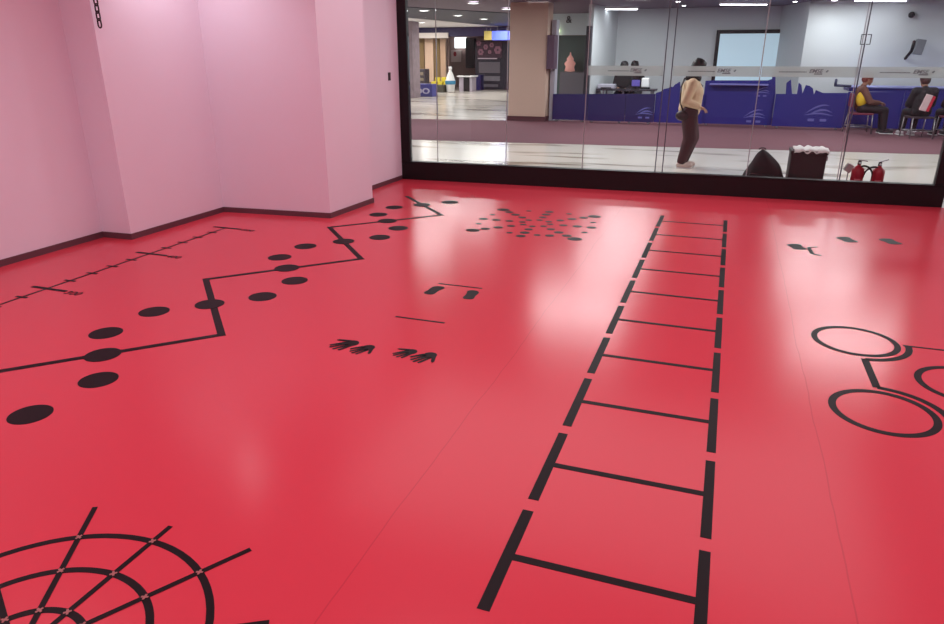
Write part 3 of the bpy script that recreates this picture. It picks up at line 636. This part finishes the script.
# downlights seen on the mall ceiling
M_DL = mat('downlight_glow', (250, 250, 250), .5, emit=7)
for k, (x, y, lb) in enumerate(((424, 10.5, 'upper left'), (458, 15.5, 'middle'), (484, 19, 'right'), (422, 22.5, 'lower left'), (473.5, 3, 'top'), (507, 9, 'rightmost'))):
    v = fl(x, y, HC-.03); r = thing('downlight', 'round mall downlight, %s of the six left of the column' % lb, 'lamp', (v.x, v.y, HC-.03), 0, 'downlights left of the beige column')
    obj('rim', ring(NB(), 0, 0, .13, .17, -.01, .01, n=24), M_WHITE, r, local=True); obj('lens', disc(NB(), 0, 0, .13, .13, -.005, .005, 24), M_DL, r, local=True)
for k, (x, y) in enumerate(((790, 6), (795, 2), (678, 2), (684, 6), (689, 9), (695, 13), (838, 8), (843, 5), (848, 2), (738, 11))):  # glowing discs in diagonal rows stand in for lamp reflections in the glass
    v = fl(x, y, HC-.012); 
    tag(obj('reflection_dot', disc(NB(), v.x, v.y, .05, .05, HC-.012, HC-.001, 16), M_DL), 'tiny bright disc on the hall ceiling standing in for lamp reflections in the glass', 'lamp', 'tiny discs standing in for lamp reflections')
# room lamps: rows of square panels
M_PAN = mat('room_panel', (255, 244, 250), .5, emit=1.0)
P_IN = 18.5
for i, (x, ys) in enumerate(((-4.1, (-1.8, .3, 2.4)), (-1.5, (-1.8, .6, 3.2)), (1.1, (-1.8, 1.0, 3.9)))):
    for j, y in enumerate(ys):
        tag(obj('ceiling_panel_lamp', box(NB(), x-.3, x+.3, y-.3, y+.3, H-.03, H-.001), M_PAN), 'square white lamp panel on the play room ceiling', 'lamp', 'play room ceiling lamps')
        a_ = area(x, y, H-.035, .58, .58, P_IN*(.35 if j == 0 else 1), (1, .94, .99))
tag(obj('added_fill_tray', box(NB(), -3.72, 1.92, 5.38, 8.62, H-.02, H-.001), M_WHITE), 'wide shallow unseen tray added on the play room ceiling to brighten the floor', 'lamp')  # unseen tray, added to carry the fill light near the glass
area(-.9, 7.0, H-.025, 5.6, 3.2, 70, (1, .95, .98))  # added fill that lifts the floor by the glass wall
sp_ = [(-4.75, 5.75), (-4.55, 5.9), (-3.9, 8.3)]
for x, y in ((-4.75, 5.6),):
    l = bpy.data.lights.new('down', 'SPOT'); l.energy = 60; l.spot_size = math.radians(130); l.spot_blend = .8; l.shadow_soft_size = .06; l.color = (.95, .93, 1)
    o = bpy.data.objects.new('downlight_light', l); C.objects.link(o); o.location = (x, y, H-.03)
    tag(obj('room_downlight', disc(NB(), x, y, .07, .07, H-.02, H-.001, 24), M_DL), 'small round downlight in the play room ceiling near the pink corner', 'lamp')
# hall wall washers
for px in (830, 888):
    v = at(px, 15, 20.3); l = bpy.data.lights.new('wash', 'SPOT'); l.energy = 7; l.spot_size = math.radians(95); l.spot_blend = .9; l.shadow_soft_size = .05
    o = bpy.data.objects.new('wash_light', l); C.objects.link(o); o.location = (v.x, 19.85, HC-.05); o.rotation_euler = (.35, 0, 0)
    tag(obj('wall_washer', disc(NB(), v.x, 19.85, .06, .06, HC-.03, HC-.001, 20), M_DL), 'round wall washer lamp on the ceiling by the white hall wall', 'lamp', 'wall washers by the hall wall')
# ---------------------------------------------------------------- things behind the glass
# black bag
YB_ = 9.72
a_, b_ = at(741, 176, YB_), at(783, 178, YB_); pk = at(763, 151, YB_)
bag = thing('black_bag', 'black bag with a pointed top slumped behind the glass wall', 'bag', ((a_.x+b_.x)/2, YB_+.15, 0))
w = b_.x-a_.x; cx_ = (a_.x+b_.x)/2
bm = NB(); rows = []
for i in range(13):
    t = i/12; z_ = pk.z*t; hw = (w/2+.015)*(1-t**1.65)**.8+.012; cxx = cx_+(pk.x-cx_)*t+.04*(math.sin(t*3)); dd = .19*(1-t**2)**.6+.012
    rows.append([bm.verts.new((cxx+hw*math.cos(a)*(1+.04*math.sin(5*a+i)), YB_+.17+dd*math.sin(a), z_)) for a in [2*PI*k/28 for k in range(28)]])
for p, q in zip(rows, rows[1:]):
    for k in range(28): bm.faces.new((p[k], p[(k+1) % 28], q[(k+1) % 28], q[k]))
bm.faces.new(rows[0][::-1]); bm.faces.new(rows[-1])
obj('bag_body', bm, mat('black_canvas', (26, 16, 22), .8, noise=.2, scale=20), bag, smooth=True)
obj('carry_loop', tube(NB(), [(pk.x+.04*math.cos(t), YB_+.17, pk.z+.0+.02*math.sin(t)) for t in [PI*k/8 for k in range(9)]], .007), M_BLACK, bag, smooth=True)
obj('front_pocket', box(NB(), cx_-.16, cx_+.14, YB_-.03, YB_+.05, .04, .2), MATS['black_canvas'], bag, bevel=.02)
# black box with white cloth
YX = 9.8; a_, b_ = at(788.5, 178, YX), at(823, 180, YX); zt = at(808, 151.5, YX).z
bx_ = thing('black_box', 'tall black box standing behind the glass wall with a white cloth on top', 'box', ((a_.x+b_.x)/2, YX+.2, 0))
obj('box_body', box(NB(), a_.x-.01, b_.x, YX, YX+.38, -.001, zt), mat('black_case', (30, 15, 22), .6), bx_, bevel=.012)
obj('lid', box(NB(), a_.x-.018, b_.x+.01, YX-.01, YX+.39, zt-.04, zt+.003), mat('black_case2', (36, 20, 28), .6), bx_, bevel=.005)
obj('side_latch', box(NB(), b_.x+.01, b_.x+.025, YX+.1, YX+.2, zt-.12, zt-.06), M_METAL, bx_)
bm = NB(); nx, ny = 22, 8; g_ = []
for i in range(nx+1):
    col_ = []
    for j in range(ny+1):
        x = a_.x+.02+(b_.x-a_.x-.0)*i/nx; y = YX-.02+.36*j/ny; zz_ = zt+.012+.016*abs(math.sin(i*.45))+.008*math.sin(i*1.3+j)
        if j == 0: zz_ -= .035+.01*math.sin(i*.9); y = YX-.022
        col_.append(bm.verts.new((x, y, zz_)))
    g_.append(col_)
for i in range(nx):
    for j in range(ny): bm.faces.new((g_[i][j], g_[i+1][j], g_[i+1][j+1], g_[i][j+1]))
o = tag(obj('white_cloth', bm, mat('cloth_white', (240, 236, 234), .8), smooth=True), 'crumpled white cloth lying on top of the tall black box', 'cloth'); sm = o.modifiers.new('s', 'SOLIDIFY'); sm.thickness = .006; sm.offset = 1
# fire extinguishers
def extinguisher(px, pyt, Y, label, hose_side):
    t_ = at(px, pyt, Y); x = t_.x; zt = t_.z; r = thing('fire_extinguisher', label, 'fire extinguisher', (x, Y, 0), 0, None); R = .07; hb = zt-.10
    mr = mat('extinguisher_red', (166, 18, 40), .3)
    obj('cylinder', lathe(NB(), [(R*.9, 0), (R, .012), (R, hb-.05), (R*.92, hb-.02), (R*.55, hb+.005), (.022, hb+.018), (.02, hb+.035)], (x, Y, 0)), mr, r, smooth=True)
    obj('base_skirt', lathe(NB(), [(R+.003, 0), (R+.003, .035)], (x, Y, 0)), M_BLACK, r)
    obj('label_panel', box(NB(), x-.035, x+.03, Y-R-.003, Y-R+.012, hb*.35, hb*.62), mat('label_pink', (206, 110, 120), .5), r)
    obj('valve', cone(NB(), (x, Y, hb+.03), (x, Y, hb+.075), .022, .018), M_BLACK, r)
    obj('lever', box(NB(), -.01, .085, -.012, .012, -.005, .005, Matrix.Translation((x, Y, hb+.08)) @ Matrix.Rotation(-.35 if hose_side < 0 else .1, 4, 'Y')), M_METAL, r)
    obj('gauge', ell(NB(), (x, Y-.025, hb+.05), (.013, .01, .013)), M_WHITE, r)
    pts = []
    for k in range(15):
        t = k/14; aa = PI*.55-t*PI*1.15
        pts.append((x+hose_side*(.075+.075*math.cos(PI-t*PI*1.25)*1.0+.02*t), Y-.02, hb-.03+.09*math.sin(t*PI*.95)-.24*t**2*1.1))
    obj('hose', tube(NB(), [(x, Y, hb+.05)]+pts, .011), M_BLACK, r, smooth=True)
    e_ = Vector(pts[-1]); obj('nozzle', cone(NB(), e_+Vector((0, 0, .01)), e_-Vector((0, 0, .09)), .014, .02), M_BLACK, r)
extinguisher(860.5, 158.5, 9.62, 'red fire extinguisher on the left of the pair behind the glass wall', 1)
extinguisher(881, 160, 9.62, 'red fire extinguisher on the right of the pair behind the glass wall', -1)
hp = at(848, 166.5, 9.8)
tag(obj('grey_tray', box(NB(), -.03, .05, -.05, .05, -.07, .03, Matrix.Translation((hp.x+.02, 9.85, hp.z)) @ Matrix.Rotation(.5, 4, 'Y')), mat('tray_grey', (170, 150, 152), .5), bevel=.01), 'pale grey plastic piece beside the left fire extinguisher', 'plastic piece')
gt = bpy.data.objects['grey_tray']; obj('stem', cone(NB(), (hp.x+.02, 9.85, 0), (hp.x+.02, 9.85, hp.z-.05), .006, .006), M_METAL, gt)
# ---------------------------------------------------------------- people
def hand3(bm, wrist, palm_dir, finger_dir, side, curl=.5, s=1.0):
    d = Vector(finger_dir).normalized(); nrm = Vector(palm_dir).normalized(); acr = d.cross(nrm).normalized(); w = Vector(wrist)
    pc = w+d*.045*s; R = Matrix((acr, d, nrm)).transposed(); ell(bm, pc, (.04*s, .05*s, .018*s), R, 14); cap(bm, w-d*.02, w+d*.02, .026*s, .024*s)
    for j, (o_, L) in enumerate(((-.03, .062), (-.011, .074), (.009, .07), (.027, .054))):
        b0 = pc+d*.035*s+acr*o_*s; c1_ = (d*math.cos(curl)+nrm*math.sin(curl)); c2_ = (d*math.cos(curl*2.1)+nrm*math.sin(curl*2.1))
        m1 = b0+c1_*L*.5*s; m2 = m1+c2_*L*.5*s; chainc(bm, [b0, m1, m2], [.0095*s, .009*s, .0078*s])
    tb = pc-acr*side*.03*s-d*.015*s; t1_ = tb+(-acr*side*.7+d*.6+nrm*.3).normalized()*.035*s; t2_ = t1_+(d*.9+nrm*.4).normalized()*.03*s
    chainc(bm, [tb, t1_, t2_], [.012*s, .0105*s, .009*s])
def head(bm, c, R, s=1.0):
    """c: centre of the head; R: rotation, +Y is where the face looks"""
    def L(x, y, z): return Vector(c)+R@Vector((x*s, y*s, z*s))
    ell(bm, L(0, -.008, .02), (.074*s, .094*s, .098*s), R); ell(bm, L(0, .02, -.04), (.056*s, .066*s, .072*s), R)
    cap(bm, L(0, .082, -.004), L(0, .1, -.028), .009*s, .0135*s)
    ell(bm, L(0, .08, -.095), (.024*s, .018*s, .018*s), R); ell(bm, L(0, .088, -.058), (.024*s, .01*s, .006*s), R); ell(bm, L(0, .086, -.068), (.02*s, .01*s, .006*s), R)
    cap(bm, L(-.04, .076, .025), L(.04, .076, .025), .01*s, .01*s)
    for sx in (-1, 1): ell(bm, L(sx*.075, 0, -.01), (.01*s, .02*s, .032*s), R, 12)
def eyes(parent, c, R, s=1.0):
    for sx in (-1, 1):
        p = Vector(c)+R@Vector((sx*.031*s, .081*s, .006*s)); b = NB(); ell(b, p, (.014*s, .009*s, .008*s), R, 12); e_ = obj('eye', b, mat('eye_white', (225, 220, 215), .3), parent, smooth=True)
        p2 = Vector(c)+R@Vector((sx*.031*s, .089*s, .006*s)); b = NB(); ell(b, p2, (.006*s, .003*s, .006*s), R, 10); obj('iris', b, mat('iris_dark', (40, 24, 20), .3), parent, smooth=True)
def person(label, loc, rz, J, m_skin, m_hair, m_top, m_leg, m_shoe, hair='short', extras=None, bulk=1.0, lb=1.0, sc=1.0, hb=1.0, face=(0, 0), top_len=.0):
    r = thing('person', label, 'person', loc, rz); r.scale = (sc,)*3
    V = {k: Vector(v) for k, v in J.items()}
    R = Matrix.Rotation(face[1], 3, 'Z') @ Matrix.Rotation(-face[0], 3, 'X')
    b = NB(); head(b, V['head'], R); cap(b, V['neck'], V['head']-R@Vector((0, .015, .05)), .052, .048)
    sc_ = (V['shL']+V['shR'])/2; hip = (V['hipL']+V['hipR'])/2
    cap(b, sc_-Vector((0, 0, .05)), V['chest'], .1, .115); cap(b, V['chest'], hip+Vector((0, 0, .06)), .11, .11)
    cap(b, V['shL'], V['shR'], .052, .052)
    for S in 'LR':
        chainc(b, [V['sh'+S], V['el'+S], V['wr'+S]], [.047, .038, .026]); chainc(b, [V['hip'+S], V['kn'+S], V['an'+S]], [.085, .055, .038])
        cap(b, V['an'+S]-Vector((0, 0, .02)), V['toe'+S], .036, .028)
        hand3(b, V['wr'+S], J.get('pn'+S, (0, 0, -1)), V['wr'+S]-V['el'+S] if 'fd'+S not in J else J['fd'+S], 1 if S == 'L' else -1)
    solid(obj('body', b, m_skin, r, local=True), .009, 2)
    eyes_ = eyes
    for sx in (-1, 1):
        p = V['head']+R@Vector((sx*.031, .084, .006)); q = NB(); ell(q, p, (.013, .008, .006), R, 10); obj('eye', q, mat('eye_dark', (50, 36, 34), .3), r, smooth=True, local=True)
    q = NB(); ell(q, V['head']+R@Vector((0, .093, -.063)), (.022, .009, .004), R, 10); obj('mouth', q, mat('lip', (150, 80, 80), .5), r, smooth=True, local=True)
    # top
    b = NB(); k = bulk
    cap(b, sc_-Vector((0, 0, .06)), V['chest'], .125*k, .145*k); cap(b, V['chest'], hip+Vector((0, 0, .05-top_len)), .14*k, .145*k)
    cap(b, V['shL'], V['shR'], .07*k, .07*k); cap(b, sc_, V['neck'], .08, .062)
    for S in 'LR':
        w_ = V['el'+S]+(V['wr'+S]-V['el'+S])*.9; chainc(b, [V['sh'+S], V['el'+S], w_], [.068*k, .056*k, .042*k])
    solid(obj('jacket', b, m_top, r, local=True), .011, 3)
    b = NB(); cap(b, V['hipL'], V['hipR'], .112*lb, .112*lb); cap(b, hip, hip+Vector((0, 0, .1)), .125*lb, .12*lb)
    for S in 'LR':
        a_ = V['kn'+S]+(V['an'+S]-V['kn'+S])*.93; chainc(b, [V['hip'+S], V['kn'+S], a_], [.108*lb, .078*lb*lb, .06*lb])
    solid(obj('trousers', b, m_leg, r, local=True), .011, 3)
    for S in 'LR':
        an, to = V['an'+S], V['toe'+S]; d = (to-an); d.z = 0; d.normalize(); sd = Vector((-d.y, d.x, 0)); b = NB(); zb = to.z-.035
        cap(b, an, Vector((an.x, an.y, zb+.055)), .05, .05); cap(b, Vector((an.x, an.y, zb+.045))-d*.03, Vector((to.x, to.y, zb+.045)), .045, .042)
        so = solid(obj('shoe', b, m_shoe, r, local=True), .009, 2)
        o1 = Vector((an.x, an.y, 0))-d*.07; o2 = Vector((to.x, to.y, 0))+d*.035
        q = NB(); strip(q, o1, o2, .085, zb-.004, zb+.012); obj('sole', q, M_WHITE, so, local=True, bevel=.003)
    # hair
    b = NB(); hc = V['head']
    ell(b, hc+R@Vector((0, -.028, .042)), (.086*hb, .1*hb, .098), R); ell(b, hc+R@Vector((0, -.055, -.01)), (.075*hb, .07*hb, .09), R)
    if hair == 'long': ell(b, hc+R@Vector((0, -.05, -.06)), (.08, .062, .11), R)
    for _ in range(14):
        aa = random.uniform(0, 2*PI); ell(b, hc+R@Vector((.055*math.cos(aa), -.03+.07*math.sin(aa), .09+random.uniform(-.02, .015))), (.03, .035, .028), R, 10)
    solid(obj('hair', b, m_hair, r, local=True), .01, 2)
    return r, V, R
# walking person (faces +x along the glass)
pw = fl(690, 167.5)
J = dict(head=(0, .08, 1.475), neck=(0, .02, 1.32), chest=(0, .02, 1.12), shL=(-.15, .0, 1.26), shR=(.15, .0, 1.26), elL=(-.2, -.05, 1.0), elR=(.2, -.09, 1.0), wrL=(-.15, .14, .92), wrR=(.16, .13, .93),
         hipL=(-.085, 0, .84), hipR=(.085, 0, .84), knL=(-.07, .09, .46), knR=(.07, .05, .46), anL=(-.08, .0, .085), anR=(.08, -.05, .085), toeL=(-.085, .14, .035), toeR=(.085, .09, .035))
r, V, R = person('person in a cream padded jacket and dark trousers walking past the glass wall', (pw.x-.1, pw.y, .0), -PI/2+.12, J, M_SKIN, M_HAIR, mat('cream_quilt', (212, 184, 150), .7, noise=.12, scale=14), mat('dark_brown_cloth', (62, 34, 40), .8), mat('cream_shoe', (206, 186, 178), .6), hair='short', bulk=1.15, lb=1.18, hb=1.08, sc=.985, face=(.45, 0))
# bag worn at the hip and strap
b = NB(); ell(b, (.16, -.1, .80), (.07, .11, .08)); obj('hip_bag', b, mat('dark_leather', (44, 24, 30), .5), r, local=True, smooth=True)
obj('bag_strap', tube(NB(), [(.17, -.1, .86), (.17, -.16, 1.0), (.13, -.165, 1.2), (.0, -.12, 1.33), (-.1, .02, 1.36), (-.1, .16, 1.22)], .012), MATS['dark_leather'], r, local=True, smooth=True)
b = NB(); cap(b, (0, -.03, 1.345), (0, .06, 1.335), .08, .07); solid(obj('collar', b, M_BLACK, r, local=True), .01, 2)
# seated pose
def seated(hs=.45, lean=.12, arms='lap', knee=.46):
    return dict(head=(0, .12+lean*.6, hs+.68), neck=(0, .02+lean*.45, hs+.53), chest=(0, lean*.2, hs+.32), shL=(-.17, .0+lean*.35, hs+.47), shR=(.17, .0+lean*.35, hs+.47), elL=(-.22, .1, hs+.22), elR=(.22, .1, hs+.22), wrL=(-.09, .3, hs+.19), wrR=(.1, .31, hs+.2),
        hipL=(-.09, 0, hs+.09), hipR=(.09, 0, hs+.09), knL=(-.1, .43, knee+.03), knR=(.11, .43, knee+.03), anL=(-.1, .46, .10), anR=(.12, .47, .10), toeL=(-.1, .62, .045), toeR=(.13, .63, .045))
def metal_chair(loc, rz, label, seatcol, back=True):
    r = thing('metal_chair', label, 'chair', loc, rz); hs = .44
    obj('seat', box(NB(), -.22, .22, -.2, .22, hs-.04, hs), seatcol, r, local=True, bevel=.012)
    if back: obj('backrest', box(NB(), -.21, .21, -.25, -.22, hs+.12, hs+.4), seatcol, r, local=True, bevel=.012)
    for sx in (-1, 1):
        obj('leg', tube(NB(), [(sx*.21, .2, hs-.04), (sx*.22, .23, .012)], .013), M_METAL, r, local=True, smooth=True)
        obj('leg', tube(NB(), [(sx*.21, -.22, hs+(.4 if back else -.03)), (sx*.21, -.21, hs-.04), (sx*.22, -.26, .012)], .013), M_METAL, r, local=True, smooth=True)
    obj('stretcher', tube(NB(), [(-.21, .215, .15), (-.215, -.24, .15), (.215, -.24, .15), (.21, .215, .15), (-.21, .215, .15)], .009), M_METAL, r, local=True, smooth=True)
    return r
M_SEAT = mat('maroon_seat', (120, 40, 62), .5)
M_DARKC = mat('black_cloth', (26, 20, 26), .8)
# person A, profile, facing right
pa = fl(857, 133); za = -PI/2+.05
metal_chair((pa.x, pa.y, .004), za, 'metal chair with maroon seat under the person in the yellow-backed jacket', M_SEAT)
r, V, R = person('person with auburn hair and a yellow patch on the jacket, seated in profile', (pa.x, pa.y, .004), za, seated(.44, -.16), M_SKIN2, M_HAIR2, mat('brown_jacket', (104, 66, 56), .8), M_DARKC, mat('dark_shoe', (40, 30, 38), .6), face=(.35, 0), bulk=1.1, sc=1.02, hb=1.12)
b = NB(); ell(b, (.13, -.06, .72), (.08, .115, .16)); obj('yellow_patch', b, mat('mustard_cloth', (222, 182, 40), .7), r, local=True, smooth=True)
# person B from behind
pb = fl(915, 138); zb_ = .2
metal_chair((pb.x, pb.y, .004), zb_, 'metal chair under the person in the black top with the striped back', mat('chair_black', (50, 34, 42), .6), False)
r, V, R = person('person in a black top with a white and red back panel, seated facing away', (pb.x, pb.y, .004), zb_, seated(.44, .0), M_SKIN2, M_HAIR3, M_DARKC, M_DARKC, mat('white_shoe', (190, 180, 186), .6), face=(.2, 0), bulk=1.25, sc=1.02, hb=1.15)
b = NB(); lathe(b, [(.075, 0), (.085, .01), (.08, .045), (.07, .05)], (0, .03, .94)); obj('collar', b, M_WHITE, r, local=True, smooth=True)
b = NB(); M_ = Matrix.Translation((0, -.19, .70)) @ Matrix.Rotation(.25, 4, 'Y'); box(b, -.09, .04, -.02, .02, -.16, .16, M_); obj('white_stripe', b, mat('stripe_white', (206, 176, 178), .7), r, local=True, bevel=.01)
b = NB(); box(b, .041, .1, -.015, .03, -.15, .15, M_); obj('red_stripe', b, mat('stripe_red', (190, 28, 56), .7), r, local=True, bevel=.01)
# chrome frame in front of B (wheeled stool) ---------------
# third person partly hidden by the jamb
pc_ = fl(950, 138); metal_chair((pc_.x, pc_.y, .004), .25, 'metal chair half hidden behind the right window jamb', M_SEAT)
person('person in dark brown clothes, seated half behind the right window jamb', (pc_.x, pc_.y, .004), .25, seated(.44, .05), M_SKIN2, M_HAIR3, mat('umber_cloth', (58, 34, 40), .8), M_DARKC, mat('dark_shoe', (40, 30, 38), .6), face=(.3, 0), bulk=1.1)
# two people behind the desk
for px, py, Yp, lb in ((625.5, 64, 20.95, 'person with black hair behind the black monitor, left of two at the desk'), (636, 62.5, 21.6, 'person with black hair at the desk, right of two near the monitors')):
    v = at(px, py, Yp)
    metal_chair((v.x, Yp, .004), PI, 'metal chair at the desk holding the %s of the two far people' % ('left' if px < 630 else 'right'), M_BLACK)
    person(lb, (v.x, Yp, .004), PI, seated(.44, .1), M_SKIN, M_HAIR, M_DARKC, M_DARKC, mat('dark_shoe', (40, 30, 38), .6), face=(.3, 0), sc=1.17, hb=1.15)
# ---------------------------------------------------------------- world and colour
w = bpy.data.worlds.new('world'); bpy.context.scene.world = w; w.use_nodes = True
w.node_tree.nodes['Background'].inputs[0].default_value = (.5, .48, .5, 1); w.node_tree.nodes['Background'].inputs[1].default_value = .05
vs = bpy.context.scene.view_settings; vs.view_transform = 'Standard'; vs.look = 'None'; vs.exposure = 0; vs.gamma = 1; vs.use_curve_mapping = False
